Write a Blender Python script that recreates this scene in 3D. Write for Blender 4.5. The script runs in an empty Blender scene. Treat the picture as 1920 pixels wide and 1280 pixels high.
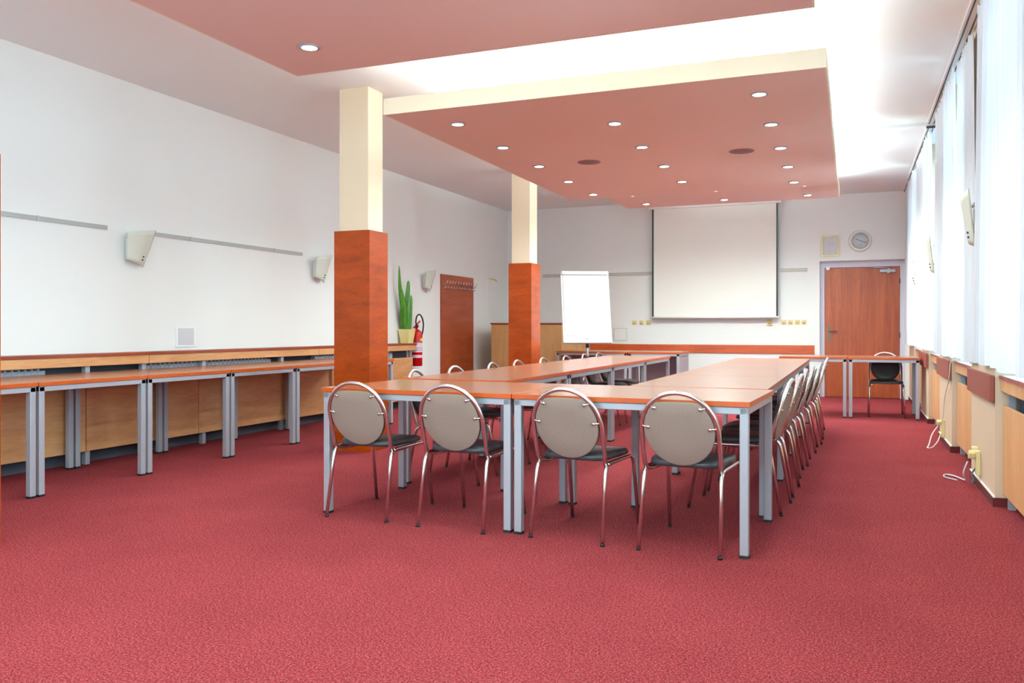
import bpy, bmesh, math, random
from mathutils import Vector, Matrix, Euler
random.seed(7)
SC = bpy.context.scene
COL = SC.collection
PI = math.pi

# ------------------------------------------------------------------ materials
def lin(c):
    out = []
    for v in c[:3]:
        v = v / 255.0
        out.append(v / 12.92 if v <= 0.04045 else ((v + 0.055) / 1.055) ** 2.4)
    return (*out, 1.0)

def new_mat(name):
    m = bpy.data.materials.new(name)
    m.use_nodes = True
    nt = m.node_tree
    return m, nt, nt.nodes['Principled BSDF']

def plain(name, rgb, rough=0.6, metal=0.0, spec=0.5, var=0.03, scale=6.0, bump=0.0, bscale=200.0, coat=0.0):
    m, nt, b = new_mat(name)
    tc = nt.nodes.new('ShaderNodeTexCoord')
    nz = nt.nodes.new('ShaderNodeTexNoise'); nz.inputs['Scale'].default_value = scale
    nz.inputs['Detail'].default_value = 3
    nt.links.new(tc.outputs['Object'], nz.inputs['Vector'])
    mx = nt.nodes.new('ShaderNodeMix'); mx.data_type = 'RGBA'
    c = lin(rgb)
    mx.inputs[6].default_value = tuple(v * (1 - var) for v in c[:3]) + (1,)
    mx.inputs[7].default_value = tuple(min(1, v * (1 + var)) for v in c[:3]) + (1,)
    nt.links.new(nz.outputs['Fac'], mx.inputs[0])
    nt.links.new(mx.outputs[2], b.inputs['Base Color'])
    b.inputs['Roughness'].default_value = rough
    b.inputs['Metallic'].default_value = metal
    b.inputs['Specular IOR Level'].default_value = spec
    b.inputs['Coat Weight'].default_value = coat
    if bump > 0:
        n2 = nt.nodes.new('ShaderNodeTexNoise'); n2.inputs['Scale'].default_value = bscale
        nt.links.new(tc.outputs['Object'], n2.inputs['Vector'])
        bp = nt.nodes.new('ShaderNodeBump'); bp.inputs['Strength'].default_value = bump
        bp.inputs['Distance'].default_value = 0.01
        nt.links.new(n2.outputs['Fac'], bp.inputs['Height'])
        nt.links.new(bp.outputs['Normal'], b.inputs['Normal'])
    return m

def wood(name, dark, light, stretch, rough=0.35, scale=3.0, spec=0.5, coat=0.0, contrast=(0.35, 0.7)):
    """stretch: scale multipliers per axis; small value = grain runs along that axis"""
    m, nt, b = new_mat(name)
    tc = nt.nodes.new('ShaderNodeTexCoord')
    mp = nt.nodes.new('ShaderNodeMapping'); mp.inputs['Scale'].default_value = stretch
    nt.links.new(tc.outputs['Object'], mp.inputs['Vector'])
    nz = nt.nodes.new('ShaderNodeTexNoise'); nz.inputs['Scale'].default_value = scale
    nz.inputs['Detail'].default_value = 6; nz.inputs['Roughness'].default_value = 0.62
    nz.inputs['Distortion'].default_value = 0.6
    nt.links.new(mp.outputs[0], nz.inputs['Vector'])
    nf = nt.nodes.new('ShaderNodeTexNoise'); nf.inputs['Scale'].default_value = scale * 9
    nf.inputs['Detail'].default_value = 3
    nt.links.new(mp.outputs[0], nf.inputs['Vector'])
    ad = nt.nodes.new('ShaderNodeMix'); ad.data_type = 'FLOAT'; ad.inputs[0].default_value = 0.3
    nt.links.new(nz.outputs['Fac'], ad.inputs[2]); nt.links.new(nf.outputs['Fac'], ad.inputs[3])
    cr = nt.nodes.new('ShaderNodeValToRGB')
    cr.color_ramp.elements[0].position = contrast[0]; cr.color_ramp.elements[0].color = lin(dark)
    cr.color_ramp.elements[1].position = contrast[1]; cr.color_ramp.elements[1].color = lin(light)
    nt.links.new(ad.outputs[0], cr.inputs[0])
    nt.links.new(cr.outputs[0], b.inputs['Base Color'])
    b.inputs['Roughness'].default_value = rough
    b.inputs['Specular IOR Level'].default_value = spec
    b.inputs['Coat Weight'].default_value = coat
    b.inputs['Coat Roughness'].default_value = 0.15
    return m

def emit(name, rgb, strength):
    m, nt, b = new_mat(name)
    b.inputs['Base Color'].default_value = lin(rgb)
    b.inputs['Emission Color'].default_value = lin(rgb)
    b.inputs['Emission Strength'].default_value = strength
    return m

M = {}
def carpet():
    m, nt, b = new_mat('carpet')
    tc = nt.nodes.new('ShaderNodeTexCoord')
    n1 = nt.nodes.new('ShaderNodeTexNoise'); n1.inputs['Scale'].default_value = 115; n1.inputs['Detail'].default_value = 5
    n1.inputs['Roughness'].default_value = 0.75
    n2 = nt.nodes.new('ShaderNodeTexNoise'); n2.inputs['Scale'].default_value = 1.6; n2.inputs['Detail'].default_value = 5
    n3 = nt.nodes.new('ShaderNodeTexNoise'); n3.inputs['Scale'].default_value = 210; n3.inputs['Detail'].default_value = 2
    for n in (n1, n2, n3): nt.links.new(tc.outputs['Object'], n.inputs['Vector'])
    cr = nt.nodes.new('ShaderNodeValToRGB')
    e = cr.color_ramp.elements
    e[0].position = 0.38; e[0].color = lin((104, 34, 40))
    e[1].position = 0.61; e[1].color = lin((182, 84, 88))
    x = e.new(0.5); x.color = lin((142, 50, 57))
    nt.links.new(n1.outputs['Fac'], cr.inputs[0])
    sp = nt.nodes.new('ShaderNodeValToRGB')
    sp.color_ramp.elements[0].position = 0.60; sp.color_ramp.elements[0].color = (0, 0, 0, 1)
    sp.color_ramp.elements[1].position = 0.72; sp.color_ramp.elements[1].color = (1, 1, 1, 1)
    nt.links.new(n3.outputs['Fac'], sp.inputs[0])
    mx = nt.nodes.new('ShaderNodeMix'); mx.data_type = 'RGBA'
    mx.inputs[7].default_value = lin((216, 138, 136))
    nt.links.new(sp.outputs[0], mx.inputs[0]); nt.links.new(cr.outputs[0], mx.inputs[6])
    m2 = nt.nodes.new('ShaderNodeMix'); m2.data_type = 'RGBA'; m2.blend_type = 'MULTIPLY'; m2.inputs[0].default_value = 0.35
    c2 = nt.nodes.new('ShaderNodeValToRGB')
    c2.color_ramp.elements[0].position = 0.35; c2.color_ramp.elements[0].color = (0.66, 0.62, 0.62, 1)
    c2.color_ramp.elements[1].position = 0.65; c2.color_ramp.elements[1].color = (1, 1, 1, 1)
    nt.links.new(n2.outputs['Fac'], c2.inputs[0])
    nt.links.new(mx.outputs[2], m2.inputs[6]); nt.links.new(c2.outputs[0], m2.inputs[7])
    nt.links.new(m2.outputs[2], b.inputs['Base Color'])
    b.inputs['Roughness'].default_value = 1.0; b.inputs['Specular IOR Level'].default_value = 0.05
    bp = nt.nodes.new('ShaderNodeBump'); bp.inputs['Strength'].default_value = 0.6; bp.inputs['Distance'].default_value = 0.006
    nt.links.new(n1.outputs['Fac'], bp.inputs['Height']); nt.links.new(bp.outputs['Normal'], b.inputs['Normal'])
    return m
M['carpet'] = carpet()
M['wall'] = plain('wall_paint', (233, 235, 235), 0.85, var=0.012, scale=1.5, bump=0.05, bscale=60)
M['ceil'] = plain('ceiling_paint', (238, 241, 242), 0.9, var=0.01, scale=1)
M['cream'] = plain('cream_paint', (240, 222, 194), 0.7, var=0.015)
M['pilaster'] = plain('pilaster_paint', (210, 186, 160), 0.7, var=0.02)
M['pink'] = plain('pink_paint', (226, 196, 188), 0.75, var=0.015, scale=1.2)
M['fascia'] = plain('fascia_paint', (232, 218, 194), 0.7, var=0.01)
M['clad'] = wood('cherry_cladding', (140, 50, 0), (190, 78, 8), (1.0, 1.0, 4.5), 0.3, 2.2, 0.35)
M['board'] = wood('cherry_board', (128, 48, 20), (172, 78, 40), (1.0, 0.6, 4.0), 0.45, 2.2)
M['band'] = wood('cherry_band', (170, 62, 16), (204, 92, 36), (0.8, 1.0, 6.0), 0.35, 2.5)
M['door'] = wood('door_veneer', (136, 50, 14), (180, 88, 42), (6.0, 6.0, 0.35), 0.4, 2.5)
M['top'] = wood('cherry_laminate', (158, 94, 64), (178, 116, 82), (0.6, 5.0, 1.0), 0.22, 2.0, spec=0.6, coat=0.25, contrast=(0.2, 0.8))
M['edge'] = wood('cherry_edging', (176, 68, 8), (200, 92, 22), (1.0, 1.0, 3.0), 0.35, 3.0)
M['ledge'] = wood('ledge_cherry', (128, 48, 20), (158, 68, 36), (1.0, 0.5, 2.0), 0.4, 3.0)
M['beech'] = wood('beech_veneer', (194, 134, 84), (224, 170, 122), (2.0, 0.5, 4.0), 0.45, 2.0)
M['beechv'] = wood('beech_upright', (190, 140, 84), (212, 166, 112), (4.0, 4.0, 0.5), 0.45, 2.0)
M['beech2'] = wood('beech_radiator', (206, 148, 98), (230, 178, 128), (2.0, 3.0, 0.8), 0.45, 2.0)
M['block'] = plain('red_brown_block', (148, 72, 60), 0.5, var=0.04)
M['blockside'] = plain('block_side', (134, 52, 26), 0.5, var=0.04)
M['silver'] = plain('silver_paint', (168, 170, 180), 0.38, 0.25, var=0.03, scale=12)
M['chrome'] = plain('chrome', (222, 222, 220), 0.22, 1.0, var=0.02)
M['vinyl'] = plain('charcoal_vinyl', (66, 67, 72), 0.36, var=0.08, scale=30, bump=0.1, bscale=300)
M['taupe'] = plain('taupe_fabric', (148, 132, 122), 0.95, spec=0.1, var=0.14, scale=140, bump=0.25, bscale=500)
M['black'] = plain('black_plastic', (22, 22, 24), 0.5)
M['darkgrey'] = plain('dark_grey', (70, 72, 84), 0.6)
M['grille'] = plain('radiator_enamel', (176, 176, 190), 0.45)
M['white'] = plain('white_plastic', (236, 236, 236), 0.45, var=0.01)
M['paper'] = plain('paper', (208, 208, 215), 0.8, var=0.01)
M['screen'] = plain('screen_cloth', (236, 235, 230), 0.9, var=0.006)
M['frost'] = plain('frosted_glass', (212, 216, 206), 0.3, var=0.02)
M['socket'] = plain('cream_plastic', (222, 204, 150), 0.45, var=0.03)
M['rail'] = plain('grey_rail', (182, 181, 178), 0.5, var=0.04)
M['rail2'] = plain('beige_rail', (206, 198, 188), 0.5, var=0.04)
M['skirt'] = plain('dark_red_skirting', (96, 20, 24), 0.8, var=0.1)
M['mauve'] = plain('mauve_panel', (172, 160, 168), 0.6, var=0.04)
M['red'] = plain('red_enamel', (190, 8, 16), 0.25, var=0.03)
M['yellow'] = plain('yellow_label', (240, 190, 20), 0.5)
M['label'] = plain('white_label', (226, 205, 215), 0.5, var=0.03)
M['pot'] = plain('cream_pot', (236, 222, 150), 0.5, var=0.03)
M['soil'] = plain('soil', (50, 36, 26), 0.9)
M['leaf'] = wood('leaf_green', (28, 92, 16), (96, 160, 42), (6, 6, 1.2), 0.4, 4.0)
M['brass'] = plain('brass_frame', (196, 168, 104), 0.4, 0.4)
M['dial'] = plain('clock_dial', (206, 208, 214), 0.3, var=0.25, scale=14)
M['bronze'] = plain('bronze', (110, 96, 84), 0.4, 0.7)
M['tile'] = plain('red_tile', (164, 82, 74), 0.35, var=0.05)
M['sillw'] = plain('sill_white', (236, 232, 236), 0.35, var=0.01)
M['speaker'] = plain('speaker_mesh', (132, 98, 98), 0.6, var=0.05, scale=60)
M['lamp'] = emit('lamp_glow', (255, 236, 208), 14.0)
M['tube'] = emit('tube_glow', (255, 250, 240), 6.0)

def curtain_mat():
    m, nt, b = new_mat('sheer_curtain')
    out = nt.nodes['Material Output']
    df = nt.nodes.new('ShaderNodeBsdfDiffuse'); df.inputs[0].default_value = (0.72, 0.76, 0.84, 1)
    tr = nt.nodes.new('ShaderNodeBsdfTranslucent'); tr.inputs[0].default_value = (0.62, 0.66, 0.72, 1)
    tp = nt.nodes.new('ShaderNodeBsdfTransparent')
    a = nt.nodes.new('ShaderNodeMixShader'); a.inputs[0].default_value = 0.10
    c = nt.nodes.new('ShaderNodeMixShader'); c.inputs[0].default_value = 0.10
    wv = nt.nodes.new('ShaderNodeTexNoise'); wv.inputs['Scale'].default_value = 2.0
    tc = nt.nodes.new('ShaderNodeTexCoord'); nt.links.new(tc.outputs['Object'], wv.inputs['Vector'])
    mr = nt.nodes.new('ShaderNodeMapRange'); mr.inputs[3].default_value = 0.0; mr.inputs[4].default_value = 0.03
    nt.links.new(wv.outputs['Fac'], mr.inputs[0]); nt.links.new(mr.outputs[0], c.inputs[0])
    nt.links.new(df.outputs[0], a.inputs[1]); nt.links.new(tr.outputs[0], a.inputs[2])
    nt.links.new(a.outputs[0], c.inputs[1]); nt.links.new(tp.outputs[0], c.inputs[2])
    nt.links.new(c.outputs[0], out.inputs[0])
    return m
M['curtain'] = curtain_mat()
def glass_mat():
    m, nt, b = new_mat('window_glass')
    out = nt.nodes['Material Output']
    g = nt.nodes.new('ShaderNodeBsdfGlossy'); g.inputs['Roughness'].default_value = 0.02
    tp = nt.nodes.new('ShaderNodeBsdfTransparent'); tp.inputs[0].default_value = (0.94, 0.97, 0.98, 1)
    fr = nt.nodes.new('ShaderNodeFresnel'); fr.inputs[0].default_value = 1.45
    a = nt.nodes.new('ShaderNodeMixShader')
    nt.links.new(fr.outputs[0], a.inputs[0]); nt.links.new(tp.outputs[0], a.inputs[1]); nt.links.new(g.outputs[0], a.inputs[2])
    nt.links.new(a.outputs[0], out.inputs[0])
    return m
M['glass'] = glass_mat()

# ------------------------------------------------------------------ mesh helpers
class MB:
    def __init__(s): s.bm = bmesh.new()
    def box(s, x0, x1, y0, y1, z0, z1, mi=0, rot=None, piv=None):
        vs = [s.bm.verts.new((x, y, z)) for x in (x0, x1) for y in (y0, y1) for z in (z0, z1)]
        fs = [(0, 1, 3, 2), (4, 6, 7, 5), (0, 4, 5, 1), (2, 3, 7, 6), (0, 2, 6, 4), (1, 5, 7, 3)]
        out = []
        for f in fs:
            fc = s.bm.faces.new([vs[i] for i in f]); fc.material_index = mi; out.append(fc)
        if rot is not None:
            bmesh.ops.rotate(s.bm, verts=vs, cent=piv or (0, 0, 0), matrix=rot)
        return out
    def tube(s, pts, r, seg=12, cap=True, mi=0, closed=False, r1=None):
        pts = [Vector(p) for p in pts]; n = len(pts); rings = []
        up = None
        for i, p in enumerate(pts):
            if closed: t = (pts[(i + 1) % n] - pts[i - 1]).normalized()
            elif i == 0: t = (pts[1] - p).normalized()
            elif i == n - 1: t = (p - pts[i - 1]).normalized()
            else: t = (pts[i + 1] - pts[i - 1]).normalized()
            if up is None:
                a = Vector((0, 0, 1)) if abs(t.z) < 0.9 else Vector((1, 0, 0))
                up = (a - t * a.dot(t)).normalized()
            else:
                up = (up - t * up.dot(t))
                up = up.normalized() if up.length > 1e-6 else t.orthogonal().normalized()
            sd = t.cross(up)
            rr = r if r1 is None else r + (r1 - r) * i / (n - 1)
            rings.append([s.bm.verts.new(p + (up * math.cos(2 * PI * k / seg) + sd * math.sin(2 * PI * k / seg)) * rr) for k in range(seg)])
        m = n if closed else n - 1
        for i in range(m):
            A, B = rings[i], rings[(i + 1) % n]
            for k in range(seg):
                f = s.bm.faces.new((A[k], A[(k + 1) % seg], B[(k + 1) % seg], B[k])); f.smooth = True; f.material_index = mi
        if cap and not closed:
            for R in (rings[0], rings[-1]):
                f = s.bm.faces.new(R); f.material_index = mi
    def prism(s, poly, axis, a0, a1, mi=0):
        """poly: list of 2D points; axis: 'x','y','z' extrusion axis"""
        def P(u, v, w):
            return {'x': (w, u, v), 'y': (u, w, v), 'z': (u, v, w)}[axis]
        A = [s.bm.verts.new(P(u, v, a0)) for u, v in poly]; B = [s.bm.verts.new(P(u, v, a1)) for u, v in poly]
        n = len(poly)
        s.bm.faces.new(A).material_index = mi; s.bm.faces.new(B).material_index = mi
        for i in range(n):
            s.bm.faces.new((A[i], A[(i + 1) % n], B[(i + 1) % n], B[i])).material_index = mi
    def lathe(s, prof, c=(0, 0, 0), seg=32, axis='z', mi=0, smooth=True):
        c = Vector(c); rings = []
        for r, h in prof:
            R = []
            for k in range(seg):
                a = 2 * PI * k / seg; u, v = r * math.cos(a), r * math.sin(a)
                p = {'z': (u, v, h), 'y': (u, h, v), 'x': (h, u, v)}[axis]
                R.append(s.bm.verts.new(c + Vector(p)))
            rings.append(R)
        for i in range(len(rings) - 1):
            for k in range(seg):
                f = s.bm.faces.new((rings[i][k], rings[i][(k + 1) % seg], rings[i + 1][(k + 1) % seg], rings[i + 1][k]))
                f.smooth = smooth; f.material_index = mi
        if prof[0] == prof[-1]: return
        for R, pr in ((rings[0], prof[0]), (rings[-1], prof[-1])):
            if pr[0] > 1e-4:
                s.bm.faces.new(R).material_index = mi
    def grid(s, fn, nu, nv, mi=0):
        V = [[s.bm.verts.new(fn(i / nu, j / nv)) for j in range(nv + 1)] for i in range(nu + 1)]
        for i in range(nu):
            for j in range(nv):
                f = s.bm.faces.new((V[i][j], V[i + 1][j], V[i + 1][j + 1], V[i][j + 1])); f.smooth = True; f.material_index = mi
    def build(s, name, mats, parent=None, loc=(0, 0, 0), rz=0.0, bevel=0.0, kind=None, weld=True):
        bmesh.ops.recalc_face_normals(s.bm, faces=s.bm.faces)
        me = bpy.data.meshes.new(name); s.bm.to_mesh(me); s.bm.free()
        if not isinstance(mats, (list, tuple)): mats = [mats]
        for m in mats: me.materials.append(m)
        o = bpy.data.objects.new(name, me); COL.objects.link(o)
        o.location = loc; o.rotation_euler = (0, 0, rz)
        if parent is not None: o.parent = parent
        if bevel > 0:
            b = o.modifiers.new('bevel', 'BEVEL'); b.width = bevel; b.segments = 2; b.limit_method = 'ANGLE'; b.angle_limit = math.radians(40)
        if kind: o['kind'] = kind
        return o

def tag(o, label, cat, group=None):
    o['label'] = label; o['category'] = cat
    if group: o['group'] = group
    return o
def empty(name, loc=(0, 0, 0), rz=0.0):
    o = bpy.data.objects.new(name, None); COL.objects.link(o)
    o.location = loc; o.rotation_euler = (0, 0, rz); o.empty_display_size = 0.1
    return o
def kids(o): return [c for c in bpy.data.objects if c.parent == o]
def copy_tree(o, parent=None):
    c = o.copy(); COL.objects.link(c); c.parent = parent
    for ch in kids(o): copy_tree(ch, c)
    return c
def arc(cx, cy, r, a0, a1, n):
    return [(cx + r * math.cos(a0 + (a1 - a0) * i / n), cy + r * math.sin(a0 + (a1 - a0) * i / n)) for i in range(n + 1)]
def smooth_path(pts, rad=0.05, n=5):
    """round the corners of a polyline"""
    pts = [Vector(p) for p in pts]; out = [pts[0]]
    for i in range(1, len(pts) - 1):
        a, b, c = pts[i - 1], pts[i], pts[i + 1]
        d1 = min(rad, (a - b).length * 0.45); d2 = min(rad, (c - b).length * 0.45)
        p = b + (a - b).normalized() * d1; q = b + (c - b).normalized() * d2
        for k in range(n + 1):
            t = k / n; out.append(p * (1 - t) ** 2 + b * 2 * t * (1 - t) + q * t * t)
    out.append(pts[-1]); return out

# ------------------------------------------------------------------ room
XW, YB, YF, ZC, ZC2 = -5.9, 14.45, -4.5, 3.265, 3.235
XP = 0.82                     # room face of the window pilasters
PIL = [(5.98 + 2.46 * k, 7.10 + 2.46 * k) for k in range(-4, 4)]
PIL[-1] = (13.36, 14.6)
BAYS = [(PIL[i][1], PIL[i + 1][0]) for i in range(len(PIL) - 1)]

b = MB(); b.box(XW - .2, 1.4, YF - .2, YB + .4, -.1, 0); b.build('floor', M['carpet'], kind='structure')
b = MB(); b.box(XW - .2, 1.4, YF - .2, YB + .4, ZC, ZC + .2); b.box(-.7, 1.4, 9.9, YB, ZC2, ZC); b.build('ceiling', M['ceil'], kind='structure')
b = MB(); b.box(XW - .2, XW, YF - .2, YB + .2, 0, ZC); b.build('wall_left', M['wall'], kind='structure')
FILL_WIN = [(-5.2, -3.6), (-3.0, -1.4), (-.9, .5)]  # openings for unseen windows, added behind the camera as neutral fill light
b = MB(); b.box(XW, 1.4, YF - .2, YF, 0, .85); b.box(XW, 1.4, YF - .2, YF, 3.0, ZC)
xs = [XW] + [v for p in FILL_WIN for v in p] + [1.4]
for i in range(0, len(xs), 2): b.box(xs[i], xs[i + 1], YF - .2, YF, .85, 3.0)
b.build('wall_front', M['wall'], kind='structure')
DX0, DX1, DZ = -.485, .757, 2.18
b = MB()
b.box(XW, DX0, YB, YB + .2, 0, ZC); b.box(DX1, 1.4, YB, YB + .2, 0, ZC); b.box(DX0, DX1, YB, YB + .2, DZ, ZC)
b.build('wall_back', M['wall'], kind='structure')
b = MB()
for y0, y1 in PIL: b.box(XP, 1.4, y0, y1, 0, ZC)
b.build('wall_right', M['pilaster'], kind='structure')
b = MB()
for y0, y1 in BAYS:
    b.box(1.02, 1.4, y0, y1, 0, .78); b.box(1.02, 1.4, y0, y1, 3.05, ZC)
b.build('trim_1', M['wall'], kind='structure')
# skirtings
b = MB()
for y0, y1 in PIL:
    b.box(XP - .014, XP, y0 - .014, y1, 0, .055); b.box(XP, XP + .2, y0 - .014, y0, 0, .055)
b.build('baseboard_right', M['skirt'], kind='structure')
b = MB()
for y0, y1 in PIL: b.box(XP - .012, XP, y0 - .012, y1, .055, .062)
b.build('trim_2', M['white'], kind='structure')
b = MB(); b.box(XW, XW + .014, YF, YB, 0, .06); b.build('baseboard_left', M['skirt'], kind='structure')
b = MB(); b.box(XW, DX0, YB - .014, YB, 0, .06); b.build('baseboard_back', M['skirt'], kind='structure')

# windows
for n, (y0, y1) in enumerate(BAYS):
    w = empty('window_%d' % (n + 1), (1.10, (y0 + y1) / 2, .81)); w['kind'] = 'structure'
    W = (y1 - y0) / 2; H = 3.05 - .81
    b = MB()
    b.box(-.035, .035, -W, -W + .06, 0, H); b.box(-.035, .035, W - .06, W, 0, H)
    b.box(-.035, .035, -W + .06, W - .06, 0, .06); b.box(-.035, .035, -W + .06, W - .06, H - .06, H)
    b.box(-.03, .03, -.04, .04, .06, H - .06); b.box(-.03, .03, -W + .06, -.04, 1.5, 1.56); b.box(-.03, .03, .04, W - .06, 1.5, 1.56)
    b.build('window_frame', M['white'], w)
    for a0, a1 in ((-W + .06, -.04), (.04, W - .06)):
        for c0, c1 in ((.06, 1.5), (1.56, H - .06)):
            b = MB(); b.box(-.004, .004, a0, a1, c0, c1); b.build('pane', M['glass'], w)

for n, (x0, x1) in enumerate(FILL_WIN):  # added windows behind the camera, put in to brighten the room from there
    w = empty('window_%d' % (n + 8), ((x0 + x1) / 2, YF - .1, .85)); w['kind'] = 'structure'
    W = (x1 - x0) / 2; H = 2.15
    b = MB(); b.box(-W, -W + .06, -.03, .03, 0, H); b.box(W - .06, W, -.03, .03, 0, H); b.box(-W, W, -.03, .03, 0, .06); b.box(-W, W, -.03, .03, H - .06, H); b.box(-.04, .04, -.03, .03, .06, H - .06)
    b.build('window_frame', M['white'], w)
    for a0, a1 in ((-W + .06, -.04), (.04, W - .06)):
        b = MB(); b.box(a0, a1, -.004, .004, .06, H - .06); b.build('pane', M['glass'], w)

# window sills with tiled front edge, and radiator covers under them
bayname = ['', '', '', 'nearest the camera', 'second from the camera', 'third from the camera', 'nearest the back wall']
for n, (y0, y1) in enumerate(BAYS):
    if n < 3: continue
    yc, W = (y0 + y1) / 2, (y1 - y0) / 2 - .004
    s = empty('window_sill', (.84, yc, .79))
    tag(s, 'white window sill with a red-brown tiled front edge, %s' % bayname[n], 'window sill', 'sills under the curtained windows')
    b = MB(); b.box(.014, .225, -W, W, 0, .022); b.build('sill_board', M['sillw'], s)
    b = MB(); k = 4
    for i in range(k): b.box(0, .012, -W + 2 * W * i / k + .002, -W + 2 * W * (i + 1) / k - .002, 0, .022)
    b.build('tile_edge', M['tile'], s)
    r = empty('radiator_cover', (.86, yc, 0))
    tag(r, 'pale beech radiator cover below the sill %s, open slot at its top' % bayname[n], 'radiator cover', 'radiator covers along the window wall')
    b = MB(); b.box(0, .018, -W + .01, W - .01, .085, .63); b.build('panel', M['beech2'], r, bevel=.002)
    b = MB(); b.box(-.01, .01, -W, W, .715, .788); b.build('top_rail', M['beech2'], r, bevel=.002)
    for sy in (-W + .05, W - .09):
        b = MB(); b.box(.02, .06, sy, sy + .04, 0, .715); b.build('leg', M['silver'], r)
    b = MB()
    b.box(.07, .15, -W + .16, W - .16, .12, .69)
    for i in range(20):
        yy = -W + .17 + i * (2 * W - .36) / 19
        b.box(.062, .07, yy, yy + .018, .13, .68)
    b.build('radiator', M['grille'] if n != 3 else M['darkgrey'], r)
    b = MB(); b.box(.152, .158, -W, W, .02, .75); b.build('back_board', M['darkgrey'], r)

# wooden blocks on the pilasters
for k, (y0, y1) in enumerate(PIL):
    if k < 3: continue
    if y0 > 13: continue
    nm = {3: 'on the pilaster beside the nearest curtain', 4: 'on the pilaster with two tangled sockets', 5: 'on the pilaster with a cable hanging beside it', 6: 'at the end of the table by the door'}[k]
    t = empty('wall_block', (XP, (y0 + y1) / 2 - .01, .648))
    tag(t, 'red-brown rectangular wooden board %s' % nm, 'wall board', 'red-brown boards on the pilasters')
    L = (y1 - y0) / 2
    b = MB(); b.box(-.03, -.006, -L, L, 0, .162, 0); b.build('face_board', M['block'], t, bevel=.0015)
    b = MB(); b.box(-.006, 0, -L + .01, L - .01, .01, .152); b.build('backing', M['blockside'], t)

# curtains
def curtain(y0, y1, x, z0, z1, folds, amp, ytop0, ytop1, label, seed, round_near=0.0, round_far=0.0):
    rnd = random.Random(seed)
    ph = [rnd.uniform(0, 6.28) for _ in range(5)]
    def fn(u, v):
        # u: 0 near .. 1 far ; v 0 bottom .. 1 top
        ya = y0 * (1 - v) + ytop0 * v; yb = y1 * (1 - v) + ytop1 * v
        zz = z0 + (z1 - z0) * v
        if round_near and v < .12 and u < .12:
            q = (1 - u / .12) ** 2 * (1 - v / .12); zz += q * round_near
        if round_far and v < .12 and u > .88:
            q = (1 - (1 - u) / .12) ** 2 * (1 - v / .12); zz += q * round_far
        y = ya + (yb - ya) * u
        wob = .12 * math.sin(3 * v + ph[0])
        a = folds * 2 * PI * (u + .012 * math.sin(9 * u + ph[1]))
        A = amp * (.55 + .45 * (1 - v)) * (0.7 + .5 * math.sin(5.3 * u + ph[2]) ** 2)
        dx = A * math.sin(a + wob + ph[3]) + .3 * A * math.sin(2.3 * a + ph[4] + 2 * wob)
        return (x + dx, y + .25 * A * math.cos(2 * a), zz + .006 * math.sin(a * .5))
    b = MB(); b.grid(fn, int(folds * 16), 26)
    t = empty('curtain', (x, (y0 + y1) / 2, z0)); tag(t, label, 'curtain', 'sheer curtains over the windows')
    o = b.build('drape', M['curtain'], t, loc=(-x, -(y0 + y1) / 2, -z0))
    # gathered heading tape, and hooks running on the ceiling track
    b = MB(); n = int(folds * 2)
    def fh(u, v):
        p = Vector(fn(u, 1 - .02 + .02 * v)); return (p.x - .004, p.y, p.z + .004)
    b.grid(fh, int(folds * 16), 1); b.build('heading_tape', M['curtain'], t, loc=(-x, -(y0 + y1) / 2, -z0))
    for i in range(n + 1):
        p = fn(i / n * .98 + .01, 1); b = MB(); b.tube([(p[0], p[1], p[2] - .02), (p[0], p[1], ZC2 - .03)], .004, 6)
        b.build('hook', M['white'], t, loc=(-x, -(y0 + y1) / 2, -z0))
    return t
ZT = 3.185
curtain(12.32, 14.2, .76, .875, ZT, 9, .028, 12.3, 14.25, 'white sheer curtain nearest the back wall and the door', 1)
curtain(9.86, 11.75, .765, .872, ZT, 9, .028, 9.95, 11.8, 'white sheer curtain covering the second window from the back wall', 2)
curtain(7.62, 9.36, .765, .865, ZT, 9, .028, 7.62, 9.3, 'far one of the two white sheer curtains on the third window from the back', 3)
curtain(6.69, 7.56, .785, .86, ZT, 5, .022, 6.78, 7.56, 'narrow bluish sheer curtain just beyond the nearest window-side wall lamp', 4, round_far=.10)
curtain(5.25, 6.42, .765, .878, ZT, 6, .028, 5.28, 6.25, 'far one of the two white sheer curtains on the window nearest the camera', 5)
curtain(3.95, 5.22, .755, .87, ZT, 6, .03, 4.0, 5.2, 'white sheer curtain cut by the right edge of the picture', 6, round_far=.14)
for y0, y1, lb in ((3.9, 9.88, 'white ceiling curtain track with two dark grooves along the near windows'), (9.92, 14.42, 'white ceiling curtain track with two dark grooves along the far windows')):
    zc = ZC if y0 < 9 else ZC2
    t = empty('curtain_track', (.77, (y0 + y1) / 2, zc)); tag(t, lb, 'curtain track', 'ceiling curtain tracks')
    L = (y1 - y0) / 2
    b = MB(); b.box(-.045, .045, -L, L, -.016, 0); b.build('track', M['white'], t)
    for dx in (-.028, .018):
        b = MB(); b.box(dx, dx + .010, -L, L, -.022, -.016); b.build('groove', M['darkgrey'], t)
    b = MB(); b.box(-.046, .046, -L - .012, -L, -.026, 0); b.build('end_cap', M['darkgrey'], t)

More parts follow.
